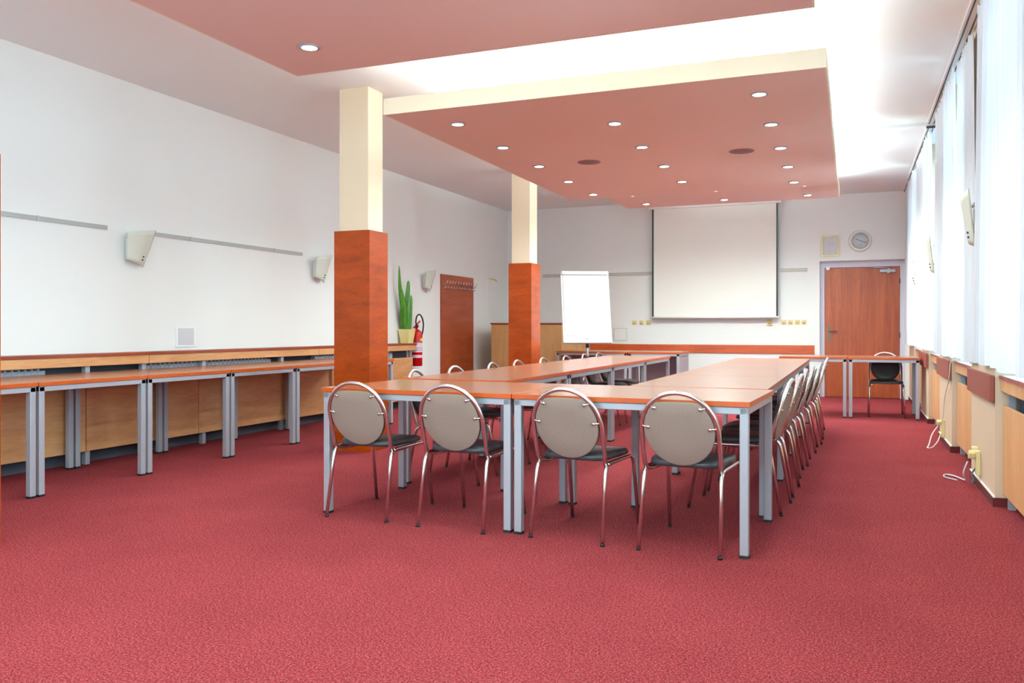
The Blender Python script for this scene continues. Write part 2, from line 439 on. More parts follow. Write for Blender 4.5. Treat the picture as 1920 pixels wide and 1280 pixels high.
# ------------------------------------------------------------------ door
d = empty('door_1', ((DX0 + DX1) / 2, YB + .12, 0)); d['kind'] = 'structure'
hw = .548; cx = (.13 + .0) - (DX0 + DX1) / 2
b = MB(); b.box(-.545 + .0, .551, 0, .04, .008, 2.075); b.build('door_leaf', M['door'], d, bevel=.002)
b = MB(); W = (DX1 - DX0) / 2
b.box(-W, -.55, -.01, .08, 0, 2.08); b.box(.556, W, -.01, .08, 0, 2.08); b.box(-W, W, -.01, .08, 2.08, DZ)
b.build('door_frame', plain('door_frame_paint', (206, 204, 220), .5), d)
b = MB(); b.box(-.50, -.46, -.008, 0, .90, 1.15)
b.tube(smooth_path([(-.48, -.008, 1.06), (-.48, -.05, 1.06), (-.36, -.055, 1.06)], .02), .009, 8)
b.lathe([(.012, -.012), (.012, 0)], (-.48, 0, .95), 12, 'y')
hd = b.build('door_handle', M['bronze'], d)
b = MB(); b.box(.27, .49, -.045, 0, 1.99, 2.03); b.box(.37, .41, -.05, -.01, 1.975, 2.05); b.tube([(.39, -.045, 2.045), (.25, -.05, 2.06), (.10, -.02, 2.075)], .008, 8)
b.build('door_closer', M['silver'], d)
for z in (.35, 1.0, 1.85):
    b = MB(); b.tube([(.556, -.008, z - .04), (.556, -.008, z + .04)], .008, 8); b.build('hinge', M['bronze'], d)
b = MB(); b.lathe([(.03, -.03), (.03, 0)], (-.50, -.01, 2.07), 14, 'y'); b.build('door_contact', M['white'], d)
b = MB(); b.box(DX0 - .1, DX1 + .1, YB + .2, YB + .25, 0, DZ + .1); b.build('trim_3', M['wall'], kind='structure')

# ------------------------------------------------------------------ columns
def column(y0, y1, label, x0=-4.35, x1=-3.98):
    t = empty('column', ((x0 + x1) / 2, (y0 + y1) / 2, 0)); t.name = 'column'
    tag(t, label, 'column', 'square columns with cherry cladding')
    hx, hy = (x1 - x0) / 2, (y1 - y0) / 2
    b = MB(); b.box(-hx + .035, hx - .035, -hy + .035, hy - .035, 0, ZC); b.build('shaft', M['cream'], t)
    b = MB()
    b.box(-hx, hx, -hy, -hy + .018, 0, 1.98); b.box(-hx, hx, hy - .018, hy, 0, 1.98)
    b.box(-hx, -hx + .018, -hy + .018, hy - .018, 0, 1.98); b.box(hx - .018, hx, -hy + .018, hy - .018, 0, 1.98)
    b.box(-hx + .018, hx - .018, -hy + .018, hy - .018, 1.95, 1.975)
    b.build('cladding', M['clad'], t, bevel=.0015)
column(2.66, 2.999, 'cherry clad column cut by the left edge of the picture')
column(6.51, 6.83, 'large cream column with cherry cladding beside the near end of the conference tables')
column(10.6, 10.95, 'smaller far cream column with cherry cladding in front of the beech cabinet', -4.31, -3.98)

# ------------------------------------------------------------------ hanging ceiling panels
def area(name, loc, rot, sx, sy, power, col, parent=None):
    l = bpy.data.lights.new(name, 'AREA'); l.shape = 'RECTANGLE'; l.size = sx; l.size_y = sy; l.energy = power; l.color = col
    o = bpy.data.objects.new(name, l); COL.objects.link(o); o.location = loc; o.rotation_euler = rot
    if parent: o.parent = parent
    return o
COVE = 1.0
def panel(x0, x1, y0, y1, z, label, ceil, pw=1.0):
    cx_, cy_ = (x0 + x1) / 2, (y0 + y1) / 2; hx, hy = (x1 - x0) / 2, (y1 - y0) / 2
    t = empty('ceiling_panel', (cx_, cy_, z)); tag(t, label, 'ceiling panel', 'suspended pink ceiling panels')
    b = MB(); b.box(-hx + .012, hx - .012, -hy + .012, hy - .012, .0, .03); b.build('soffit', M['pink'], t)
    b = MB(); F = .125
    b.box(-hx, hx, -hy, -hy + .012, 0, F); b.box(-hx, hx, hy - .012, hy, 0, F)
    b.box(-hx, -hx + .012, -hy + .012, hy - .012, 0, F); b.box(hx - .012, hx, -hy + .012, hy - .012, 0, F)
    b.build('fascia', M['fascia'], t)
    b = MB(); b.box(-hx + .26, hx - .26, -hy + .4, hy - .4, .03, ceil - z); b.build('hanging_box', M['ceil'], t)
    for sx in (-1, 1):
        b = MB(); b.tube([(sx * (hx - .10), -hy + .15, .06), (sx * (hx - .10), hy - .15, .06)], .014, 8); b.build('light_tube', M['tube'], t)
        area('cove_light', (sx * (hx - .10), 0, .12), (0, PI - sx * (.55 if sx > 0 else .95), 0), .06, 2 * hy - .4, (14 if sx < 0 else 6) * hy * pw * COVE, (.74, .97, 1.0), t)
    for sy in (-1, 1):
        b = MB(); b.tube([(-hx + .15, sy * (hy - .12), .06), (hx - .15, sy * (hy - .12), .06)], .014, 8); b.build('light_tube', M['tube'], t)
        area('cove_light', (0, sy * (hy - .12), .09), (PI, 0, 0), 2 * hx - .4, .06, 18 * hx * pw * COVE, (.74, .97, 1.0), t)
    return t
P1 = panel(-3.372, -.178, -.1, 4.62, 2.75, 'nearest pink ceiling panel, cut by the top edge of the picture', ZC)
P2 = panel(-3.36, -.152, 5.70, 10.36, 2.75, 'middle pink ceiling panel with three rows of spotlights and two round speakers', ZC)
P3 = panel(-3.04, -.157, 10.56, 12.1, 2.85, 'far pink ceiling panel in front of the projection screen, three spotlights in view', ZC2, 6.0)

def make_light():
    t = empty('spotlight')
    b = MB(); b.lathe([(.046, -.004), (.062, -.004), (.064, .0), (.064, .004), (.046, .004), (.046, -.004)], seg=28); 
    b.build('ring', M['silver'], t)
    b = MB(); b.lathe([(.001, -.006), (.03, -.005), (.046, -.001), (.046, .0)], seg=24); b.build('bulb', M['lamp'], t)
    return t
LP = make_light()
first = True
def put_light(x, y, z, label, power=15, group='recessed ceiling spotlights'):
    global first
    if first: o = LP; first = False
    else: o = copy_tree(LP)
    o.location = (x, y, z - .004); tag(o, label, 'spotlight', group)
    l = bpy.data.lights.new('spot_beam', 'SPOT'); l.energy = power; l.spot_size = math.radians(172); l.spot_blend = .5
    l.color = (.84, 1, .95); l.shadow_soft_size = .05
    q = bpy.data.objects.new('spot_beam', l); COL.objects.link(q); q.location = (0, 0, -.02); q.parent = o
ordn = ['nearest', 'second nearest', 'middle', 'second farthest', 'farthest']
YA = [6.17, 7.12, 8.08, 9.04, 10.02]
for i, y in enumerate(YA):
    put_light(-2.95, y, 2.75, '%s lit spotlight in the left row of five on the middle ceiling panel' % ordn[i], 13 + 6 * i)
    put_light(-.607, y, 2.75, '%s lit spotlight in the right row of five on the middle ceiling panel' % ordn[i])
ordb = ['nearest', 'second nearest', 'second farthest', 'farthest']
for i, y in enumerate([6.62, 7.57, 8.55, 9.52]):
    put_light(-1.77, y, 2.75, '%s lit spotlight in the centre row of four on the middle ceiling panel' % ordb[i])
put_light(-2.95, 4.16, 2.75, 'lit spotlight near the corner of the nearest ceiling panel, top left of the picture')
for x, nm in ((-2.68, 'left'), (-1.61, 'centre'), (-.54, 'right')):
    put_light(x, 11.72, 2.85, '%s lit spotlight of three on the far ceiling panel' % nm, 18 if nm == 'left' else 95)
    put_light(x, 10.90, 2.85, '%s spotlight of the far ceiling panel hidden behind the middle panel' % nm, 14 if nm == 'left' else 34, 'spotlights behind the middle panel')
# spotlights of the nearest panel, above the frame, still light the room
for x, y in ((-1.77, 3.72), (-.607, 4.16)):
    put_light(x, y, 2.75, 'lit spotlight of the nearest ceiling panel just above the top edge of the picture', group='spotlights above the frame')
for i, y in enumerate((3.2, 2.24, 1.28, .32)):
    for x in (-2.95, -.607, -1.77):
        put_light(x, y - (.44 if x == -1.77 else 0), 2.75, 'lit spotlight of the nearest ceiling panel above the top edge of the picture', group='spotlights above the frame')
def make_spk():
    t = empty('ceiling_speaker')
    b = MB(); b.lathe([(.098, -.006), (.115, -.003), (.116, 0), (.098, 0), (.098, -.006)], seg=36); b.build('rim', plain('speaker_rim', (150, 104, 100), .5), t)
    b = MB(); b.lathe([(.001, -.012), (.05, -.011), (.09, -.006), (.098, -.002), (.098, 0)], seg=36); b.build('grille', M['speaker'], t)
    return t
sp = make_spk()
for i, (x, y, nm) in enumerate(((-2.42, 8.07, 'left'), (-.955, 8.10, 'right'))):
    o = sp if i == 0 else copy_tree(sp)
    o.location = (x, y, 2.749); tag(o, '%s round flush speaker in the middle ceiling panel' % nm, 'speaker', 'round ceiling speakers')

# ------------------------------------------------------------------ tables
def make_table(L, D, H=.75, over=.010, panels=None, leg=.042):
    """L along local x, D along local y, origin at centre on the floor"""
    t = empty('table')
    b = MB(); hx, hy = L / 2 - .002, D / 2 - .002
    b.box(-hx, hx, -hy, hy, H - .026, H, 1)
    b.bm.faces.ensure_lookup_table()
    b.bm.faces[5].material_index = 0
    b.build('tabletop', [M['top'], M['edge']], t, bevel=.0012)
    b = MB(); fx, fy = L / 2 - over, D / 2 - over; z0, z1 = H - .062, H - .027; k = .03
    b.box(-fx, fx, -fy, -fy + k, z0, z1); b.box(-fx, fx, fy - k, fy, z0, z1)
    b.box(-fx, -fx + k, -fy + k, fy - k, z0, z1); b.box(fx - k, fx, -fy + k, fy - k, z0, z1)
    b.build('frame', M['silver'], t, bevel=.003)
    for sx in (-1, 1):
        for sy in (-1, 1):
            b = MB(); xx = sx * (fx - leg / 2); yy = sy * (fy - leg / 2)
            b.box(xx - leg / 2, xx + leg / 2, yy - leg / 2, yy + leg / 2, .012, z1 - .002)
            lg = b.build('leg', M['silver'], t, bevel=.004)
            b = MB(); b.box(xx - leg / 2 - .001, xx + leg / 2 + .001, yy - leg / 2 - .001, yy + leg / 2 + .001, 0, .014)
            b.build('foot_cap', M['black'], lg)
    if panels:
        b = MB()
        if 'back' in panels:
            b.box(-fx + .045, fx - .045, fy - .03, fy - .012, .12, H - .065); b.build('modesty_panel', M['mauve'], t)
        if 'right' in panels:
            b = MB(); b.box(fx - .03, fx - .012, -fy + .045, fy - .045, .05, H - .065); b.build('side_panel', M['mauve'], t)
    return t
def place(proto, used, x, y, rz, label, group):
    o = proto if not used else copy_tree(proto)
    o.location = (x, y, 0); o.rotation_euler = (0, 0, rz); tag(o, label, 'table', group)
    return o
G = 'cherry conference tables set in a ring'
# near row, turned slightly
FT = make_table(1.245, .90)
corner = Vector((-.45, 4.158))
for i, nm in enumerate(('right near table of the ring, nearest the camera', 'left near table of the ring, beside the first clad column')):
    ang = math.radians(-2.3)
    ux, uy = Vector((math.cos(ang), math.sin(ang))), Vector((-math.sin(ang), math.cos(ang)))
    c = corner - ux * .6225 + uy * .45
    place(FT, i > 0, c.x, c.y, ang, 'cherry table, ' + nm, G)
    corner = corner - ux * 1.249 + Vector((0, .008))
ordt = ['first', 'second', 'third', 'fourth']
LT = make_table(1.38, .81)
for i in range(4):
    place(LT, i > 0, -2.565, 5.285 + .69 + 1.385 * i, PI / 2, 'cherry table, %s from the near end in the ring\'s left side' % ordt[i], G)
RT = make_table(1.33, .82)
for i in range(4):
    place(RT, i > 0, -.862, 5.10 + .665 + 1.333 * i, PI / 2, 'cherry table, %s from the near end in the ring\'s right side' % ordt[i], G)
WT = make_table(.92, .80)
ordw = ['first', 'second', 'third', 'fourth', 'fifth', 'sixth']
for i in range(6):
    place(WT, i > 0, -5.315, 3.507 + .923 * i, PI / 2, 'cherry table by the left wall ledge, %s from the picture\'s left edge' % ordw[i], 'tables along the left wall')
DT = make_table(.81, .72)
place(DT, False, -.46, 11.60, 0, 'cherry table in front of the door, left one of the pair', 'tables by the door')
place(DT, True, .355, 11.60, 0, 'cherry table by the windows with a single chair behind it', 'tables by the door')
place(make_table(1.14, .80, panels=('back',)), False, -3.738, 12.97, 0, 'cherry table behind the flip chart, beside the beech cabinet', 'tables along the back wall')
place(make_table(.79, .80, panels=('back', 'right')), False, -2.765, 12.97, 0, 'short cherry table with a grey side panel below the projection screen', 'tables along the back wall')

# ------------------------------------------------------------------ chairs
def make_chair():
    t = empty('chair')
    R = .0105
    for s in (-1, 1):
        pts = smooth_path([(s * .203, -.275, .0), (s * .193, -.205, .402), (s * .193, .205, .402), (s * .203, .275, .0)], .06, 6)
        n = len(pts); h = n // 2
        # split side frame: rear leg, side rail, front leg
        iz = [i for i, p in enumerate(pts) if p.z > .385]
        a, c = iz[0], iz[-1]
        for seg, nm in ((pts[:a + 2], 'leg'), (pts[a + 1:c], 'side_rail'), (pts[c - 1:], 'leg')):
            if len(seg) < 2: continue
            b = MB(); b.tube(seg, R, 12); o = b.build(nm, M['chrome'], t)
            if nm == 'leg':
                foot = seg[0] if seg[0].z < .01 else seg[-1]
                other = seg[1] if seg[0].z < .01 else seg[-2]
                d_ = (other - foot).normalized()
                b = MB(); b.tube([foot, foot + d_ * .012], .0118, 10); b.build('foot_cap', M['black'], o)
    # back hoop
    def lean(z): return -.205 - max(0, z - .42) * .285
    P = []
    cz, r = .597, .192
    low = [(-.165, .02, .392), (-.178, -.12, .392), (-.187, -.19, .400), (-.190, -.208, .43)]
    P += [Vector(p) for p in low]
    for z in (.48, .54): P.append(Vector((-.192, lean(z), z)))
    for i in range(25):
        a = PI - PI * i / 24
        z = cz + r * math.sin(a); P.append(Vector((r * math.cos(a), lean(z), z)))
    for z in (.54, .48): P.append(Vector((.192, lean(z), z)))
    P += [Vector((-p[0], p[1], p[2])) for p in reversed(low)]
    b = MB(); b.tube(P, .0115, 12); b.build('back_hoop', M['chrome'], t)
    # round back pad, flat at the top
    pc, pr, cut = .600, .176, .152
    poly = []
    for i in range(48):
        a = 2 * PI * i / 48; x, z = pr * math.cos(a), pr * math.sin(a)
        if z > cut - .012: z = cut - .012 + (z - cut + .012) * .12
        poly.append((x, z))
    b = MB()
    rings = []
    for (sc, off) in ((.0, .030), (.6, .030), (.90, .026), (.985, .014), (1.0, .002), (1.0, -.004)):
        rings.append([(x * sc, z * sc + pc, off) for x, z in poly])
    V = [[b.bm.verts.new((x, lean(z) + .004 + off, z)) for x, z, off in R_] for R_ in rings[1:]]
    b.bm.faces.new(V[0]).smooth = True
    for i in range(len(V) - 1):
        for k in range(48):
            b.bm.faces.new((V[i][k], V[i][(k + 1) % 48], V[i + 1][(k + 1) % 48], V[i + 1][k])).smooth = True
    b.build('back_pad', M['vinyl'], t)
    b = MB()
    V = []
    for sc, off in ((1.0, -.004), (1.0, -.012), (.97, -.0145), (.5, -.016)):
        V.append([b.bm.verts.new((x * sc, lean(z * sc + pc) + .004 + off, z * sc + pc)) for x, z in poly])
    for i in range(len(V) - 1):
        for k in range(48):
            f = b.bm.faces.new((V[i][k], V[i][(k + 1) % 48], V[i + 1][(k + 1) % 48], V[i + 1][k])); f.smooth = i > 0
    b.bm.faces.new(V[-1]); b.bm.faces.new(V[0])
    bp = b.build('back_cover', M['taupe'], t); bp['label'] = 'taupe fabric rear cover'
    for x, z in ((-.165, .615), (.165, .615), (-.122, .713), (.122, .713)):
        b = MB(); b.tube([(x * .93, lean(z) - .013, z * .99 + .006), (x * 1.16, lean(z) - .003, z * 1.012 - .004)], .0055, 8); b.lathe([(.001, -.006), (.008, -.005), (.009, 0)], (x * .93, lean(z) - .012, z * .99 + .006), 10, 'y')
        b.build('bracket', M['chrome'], t)
    # seat
    def seat(z0, z1, g):
        pass
    b = MB(); V = []
    sp_ = []
    for i in range(40):
        a = 2 * PI * (i + .5) / 40; ca, sa = math.cos(a), math.sin(a)
        n_ = 5.0
        rr = (abs(ca) ** n_ + abs(sa) ** n_) ** (-1 / n_)
        w = .196 if sa > 0 else .186
        sp_.append((w * ca * rr, .2 * sa * rr + .0))
    for sc, z in ((.93, .412), (1.0, .418), (1.01, .432), (.985, .446), (.90, .453), (.5, .456)):
        V.append([b.bm.verts.new((x * sc, y * sc, z - .006 * (x / .2) ** 2 * 0 - (.012 * max(0, (y - .12) / .08) if z > .43 else 0))) for x, y in sp_])
    for i in range(len(V) - 1):
        for k in range(40):
            b.bm.faces.new((V[i][k], V[i][(k + 1) % 40], V[i + 1][(k + 1) % 40], V[i + 1][k])).smooth = True
    b.bm.faces.new(V[0]); b.bm.faces.new(V[-1]).smooth = True
    b.build('seat', M['vinyl'], t)
    return t
CH = make_chair(); cu = False
def chair(x, y, rz, label, group):
    global cu
    o = copy_tree(CH) if cu else CH
    cu = True
    o.location = (x, y, 0); o.rotation_euler = (0, 0, rz); tag(o, label, 'chair', group)
g = 'chairs along the near side of the ring'
R_ = math.radians
chair(-2.65, 4.47, R_(-1), 'round-backed taupe chair, leftmost of the near four, before the clad column', g)
chair(-2.026, 4.44, R_(-3), 'chrome chair with round taupe back, second from left in the near row of four', g)
chair(-1.345, 4.435, R_(-6), 'chrome chair with round taupe back, third from left in the near row of four', g)
chair(-.762, 4.402, R_(-5), 'chrome chair with round taupe back, rightmost of the near row, by the table corner', g)
oc = ['nearest', 'second', 'third', 'fourth', 'fifth', 'sixth', 'farthest']
for i, (y, xf, a) in enumerate(((5.425, -.372, 4), (6.02, -.35, 2), (6.77, -.355, 0), (7.37, -.33, 0), (8.15, -.30, 0), (8.76, -.27, 0), (9.60, -.28, 0))):
    chair(xf - .275, y, PI / 2 + R_(-a), 'round-backed chair seen side-on, %s of seven along the right side of the ring' % oc[i], 'chairs along the right side of the ring')
oc = ['nearest', 'second', 'third', 'fourth', 'fifth', 'sixth', 'seventh', 'farthest']
for i, (y, a) in enumerate(((5.60, 4), (6.25, -2), (7.05, 3), (7.66, 0), (8.40, 0), (9.16, 0), (9.88, 0), (10.5, 0))):
    chair(-2.715, y, -PI / 2 + R_(a), 'round-backed chair, %s of eight along the left side of the ring' % oc[i], 'chairs along the left side of the ring')
chair(.395, 11.70, PI, 'dark padded chrome chair facing the camera alone in front of the door', 'single chairs')

# ------------------------------------------------------------------ left wall ledge with radiator covers
YL0, YL1 = 1.3, 10.62
t = empty('wall_ledge', (-5.9, (YL0 + YL1) / 2, 0)); tag(t, 'long narrow ledge with cherry top and beech fascia along the left wall', 'ledge')
h = (YL1 - YL0) / 2
b = MB(); b.box(0, .185, -h, h, .872, .897); b.build('ledge_top', M['ledge'], t, bevel=.002)
ys = [3.16, 5.71, 8.26]; segs = []; a = YL0
for y in ys + [YL1]:
    b = MB(); b.box(.155, .173, a - (YL0 + YL1) / 2 + .003, y - (YL0 + YL1) / 2 - .003, .798, .872); b.build('fascia', M['beech'], t); a = y
yy = YL0 + .25
for y in (2.5, 3.8, 5.07, 5.66, 6.4, 7.6, 8.9, 9.6, 10.5):
    b = MB(); b.box(.10, .145, y - (YL0 + YL1) / 2, y + .045 - (YL0 + YL1) / 2, 0, .872); b.build('post', M['silver'], t, bevel=.003)
edges = [1.3, 2.5, 3.79, 5.065, 6.335, 7.61, 8.9, 10.55]
for i in range(len(edges) - 1):
    vis = ['behind the camera side', 'at the left picture edge', 'behind the second wall table', 'behind the third wall table', 'behind the fourth wall table', 'behind the fifth wall table', 'farthest, below the potted plant'][i]
    b = MB(); y0, y1 = edges[i] + .004, edges[i + 1] - .004
    o = b; b.box(0, .018, 0, y1 - y0, .11, .70)
    o = b.build('front_panel', M['beech'], None, loc=(-5.76, y0, 0), bevel=.002)
    o.parent = t; o.location = (.14, y0 - (YL0 + YL1) / 2, 0)
b = MB(); b.box(.012, .02, -h, h, .0, .80); b.build('back_board', M['darkgrey'], t)
for y0, y1 in ((1.6, 2.9), (3.3, 4.75), (5.75, 7.5), (8.3, 10.1)):
    r = MB(); n = int((y1 - y0) / .055); c0 = -(YL0 + YL1) / 2
    r.box(.03, .085, y0 + c0, y1 + c0, .14, .775)
    for i in range(n): r.box(.085, .092, y0 + c0 + .01 + i * .055, y0 + c0 + .042 + i * .055, .15, .765)
    for i in range(n): r.box(.035, .08, y0 + c0 + .01 + i * .055, y0 + c0 + .03 + i * .055, .775, .79)
    r.build('radiator', M['grille'], t)

# ------------------------------------------------------------------ left wall things
def make_sconce():
    t = empty('wall_lamp')
    # curved frosted shield: u along wall 0..1, v 0 bottom..1 top
    def P(u, v, off=0):
        zb = .055 - .055 * u; zt = .285 + .05 * u
        ya = .03 - .04 * v; yb = .215 + .10 * v
        z = zb + (zt - zb) * v
        y = ya + (yb - ya) * u
        x = .055 + .055 * v + .03 * math.sin(PI * u) + off
        return (x, y, z)
    b = MB(); b.grid(lambda u, v: P(u, v), 14, 8); o = b.build('glass_shield', M['frost'], t)
    m = o.modifiers.new('thick', 'SOLIDIFY'); m.thickness = .007
    b = MB(); b.box(0, .045, .07, .20, .06, .24); b.build('wall_bracket', M['white'], t, bevel=.004)
    for v in (.24, .15):
        p = P(.72, v); b = MB(); b.tube([(.04, p[1], p[2]), (p[0] + .010, p[1], p[2])], .0065, 10); b.build('screw', M['black'], t)
    b = MB(); b.tube([(.05, .08, .26), (.05, .20, .26)], .011, 10); b.build('bulb', M['white'], t)
    return t
SC1 = make_sconce()
for i, (y, lb) in enumerate(((5.545, 'largest frosted glass wall lamp on the left wall, between the two rails'), (8.32, 'middle frosted glass wall lamp on the left wall, beside the near column'), (11.06, 'smallest frosted glass wall lamp on the left wall, above the plant and extinguisher'))):
    o = SC1 if i == 0 else copy_tree(SC1)
    o.location = (XW, y, 1.645); tag(o, lb, 'wall lamp', 'frosted wall lamps on the left wall')
for i, (y, lb) in enumerate(((6.58, 'nearest frosted wall lamp on the window side, wires showing'), (9.45, 'middle frosted wall lamp poking out between curtains on the window side'), (12.0, 'farthest frosted wall lamp on the window side, near the door'))):
    o = copy_tree(SC1); o.location = (XP, y + (.12 if i == 0 else .30), 1.655); o.rotation_euler = (0, 0, PI); tag(o, lb, 'wall lamp', 'frosted wall lamps on the window side')
    o.scale = (.95, 1.05, 1.12)
    if i == 0:
        b = MB(); b.tube([(.03, .27, .04), (.035, .275, .09), (.025, .27, .14), (.035, .272, .18)], .004, 6); b.build('wire', M['black'], o)
for y0, y1, lb in ((2.4, 5.41, 'grey cable rail on the left wall before the largest wall lamp'), (5.865, 8.17, 'grey cable rail on the left wall between the two bigger wall lamps')):
    t = empty('wall_rail', (XW, (y0 + y1) / 2, 1.944)); tag(t, lb, 'wall rail', 'grey rails on the left wall'); L = (y1 - y0) / 2
    b = MB(); b.box(0, .012, -L, L, 0, .034); b.box(.012, .016, -L, L, 0, .007); b.box(.012, .016, -L, L, .013, .019); b.box(.012, .016, -L, L, .026, .034); b.build('profile', M['rail'], t)
    for yy in (-L * .55, L * .55):
        b = MB(); b.box(.012, .020, yy, yy + .025, -.002, .036); b.build('clip', M['rail'], t)
t = empty('vent_cover', (XW, 6.33, .925)); tag(t, 'small square white vent cover low on the left wall above the ledge', 'vent cover')
b = MB(); b.box(0, .010, -.13, .13, 0, .20); b.build('frame', M['white'], t, bevel=.002)
b = MB(); b.box(.010, .014, -.10, .10, .02, .18)
for i in range(6): b.box(.014, .017, -.09, .09, .032 + i * .024, .040 + i * .024)
b.build('louvre', M['paper'], t)
# coat rack
t = empty('coat_rack', (XW, 12.31, 0)); tag(t, 'tall cherry board with a row of chrome coat hooks on the left wall', 'coat rack')
b = MB(); b.box(0, .02, -.60, .60, .06, 1.945); b.build('board', M['board'], t, bevel=.002)
b = MB(); b.box(.02, .026, -.57, .57, 1.735, 1.76); b.build('hook_rail', M['board'], t)
for i in range(12):
    y = -.545 + i * .099
    b = MB(); b.tube(smooth_path([(.02, y, 1.75), (.06, y, 1.72), (.075, y, 1.755)], .02), .0065, 8)
    b.tube(smooth_path([(.02, y, 1.755), (.07, y, 1.775), (.105, y, 1.84)], .03), .0055, 8)
    b.lathe([(.001, -.008), (.009, -.004), (.009, .004), (.001, .008)], (.105, y, 1.84), 10)
    b.build('hook', M['chrome'], t)
t = empty('access_panel', (XW, 13.73, 1.33)); tag(t, 'faint white access panel on the left wall just before the far corner', 'access panel')
b = MB(); b.box(0, .012, -.19, .19, 0, .62); b.build('cover', M['wall'], t, bevel=.002)
b = MB(); b.tube([(.02, -.19, .655), (.02, .10, .645), (.03, .16, .61)], .012, 8); b.build('cable_duct', M['socket'], t)

# plant
t = empty('potted_plant', (-5.795, 10.47, .897)); tag(t, 'tall snake plant in a square cream pot at the end of the left ledge', 'potted plant')
b = MB(); V = []
for s_, z in ((.07, 0), (.098, .185), (.102, .187), (.102, .197), (.09, .197), (.088, .17)):
    V.append([b.bm.verts.new((sx * s_ * .85, sy * s_, z)) for sx, sy in ((-1, -1), (1, -1), (1, 1), (-1, 1))])
for i in range(len(V) - 1):
    for k in range(4): b.bm.faces.new((V[i][k], V[i][(k + 1) % 4], V[i + 1][(k + 1) % 4], V[i + 1][k]))
b.bm.faces.new(V[0]); b.build('pot', M['pot'], t)
b = MB(); b.box(-.074, .074, -.087, .087, .15, .172); b.build('soil', M['soil'], t)
def leaf(base, pts, w, twist):
    b = MB(); n = 16
    P = [Vector(p) for p in pts]
    def cur(v):
        m = len(P) - 1; f = v * m; i = min(int(f), m - 1); q = f - i
        p0 = P[max(i - 1, 0)]; p1 = P[i]; p2 = P[i + 1]; p3 = P[min(i + 2, m)]
        return .5 * ((2 * p1) + (-p0 + p2) * q + (2 * p0 - 5 * p1 + 4 * p2 - p3) * q * q + (-p0 + 3 * p1 - 3 * p2 + p3) * q ** 3)
    def fn(u, v):
        c = cur(v); ww = w * (min(1, .45 + 2.2 * v) if v < .25 else 1) * (1 - max(0, (v - .35) / .65)) ** .75 + .0008
        a = twist + v * .5
        s_ = (u - .5) * 2
        return (c.x + math.cos(a) * ww * s_ + .25 * ww * (1 - s_ * s_) * math.sin(a), c.y + math.sin(a) * ww * s_ - .25 * ww * (1 - s_ * s_) * math.cos(a), c.z)
    b.grid(fn, 6, n)
    o = b.build('leaf', M['leaf'], t); m = o.modifiers.new('thick', 'SOLIDIFY'); m.thickness = .005
LV = [([(0, -.03, .15), (0, -.09, .45), (.0, -.19, .75), (.0, -.22, 1.08)], .032, 1.3),
      ([(.01, .00, .15), (0, .0, .45), (.01, .02, .8), (.0, .045, .88)], .034, 1.5),
      ([(-.01, -.02, .15), (.0, -.05, .4), (.0, -.10, .6), (.0, -.14, .76)], .030, 1.2),
      ([(.03, .02, .15), (.02, .05, .4), (.02, .09, .6), (.01, .11, .68)], .028, 1.7),
      ([(-.02, .03, .15), (-.01, .07, .4), (0, .10, .55), (0, .115, .64)], .026, 1.5),
      ([(.03, -.03, .15), (.03, -.02, .4), (.03, .01, .55), (.03, .04, .68)], .028, 1.6),
      ([(-.03, -.04, .15), (-.02, -.09, .35), (-.01, -.13, .5), (0, -.15, .58)], .024, 1.4),
      ([(0, .07, .15), (.0, .11, .4), (0, .145, .55), (0, .165, .62)], .008, 1.5)]
for p, w, tw in LV: leaf(None, p, w * 1.35, tw - .9)
# fire extinguisher
t = empty('fire_extinguisher', (-5.80, 10.76, .565)); tag(t, 'red fire extinguisher with a black hose hung on the left wall past the ledge', 'fire extinguisher')
b = MB(); b.lathe([(.0, .0), (.075, .0), (.085, .012), (.085, .44), (.075, .485), (.045, .515), (.02, .53), (.02, .545), (0, .545)], seg=32); b.build('cylinder', M['red'], t)
b = MB(); b.lathe([(.018, .54), (.026, .545), (.026, .58), (.015, .59), (0, .59)], seg=16); b.build('valve', M['bronze'], t)
b = MB(); b.tube([(0, -.05, .555), (.0, .0, .585), (0, .10, .645)], .012, 8); b.tube([(0, -.08, .55), (0, .0, .57), (0, .06, .575)], .010, 8); b.build('lever', M['red'], t)
b = MB()
hose = smooth_path([(.02, .0, .565), (.04, -.07, .575), (.05, -.115, .64), (.05, -.08, .72), (.05, .0, .745), (.05, .08, .70), (.05, .125, .60), (.04, .12, .50), (.03, .10, .43)], .06, 6)
b.tube(hose, .011, 10); b.build('hose', M['black'], t)
b = MB()
b.lathe([(.0862, .355), (.0862, .40)], seg=32); b.bm.verts.ensure_lookup_table()
bmesh.ops.delete(b.bm, geom=[f for f in b.bm.faces if f.calc_center_median().x < .02 or f.calc_center_median().y < -.04 or len(f.verts) > 4], context='FACES'); b.build('yellow_sticker', M['yellow'], t)
b = MB()
for z0, z1, mi in ((.20, .335, 0), (.335, .345, 1), (.12, .16, 0), (.255, .262, 1), (.225, .232, 1)):
    b.lathe([(.0862 + .0006 * mi, z0), (.0862 + .0006 * mi, z1)], seg=32, mi=mi)
bmesh.ops.delete(b.bm, geom=[f for f in b.bm.faces if f.calc_center_median().x < -.01 or len(f.verts) > 4], context='FACES'); b.build('instruction_label', [M['label'], plain('label_print', (120, 60, 120), .5)], t)
b = MB(); b.box(-.1, -.06, -.03, .03, .33, .42); b.build('bracket', M['silver'], t)

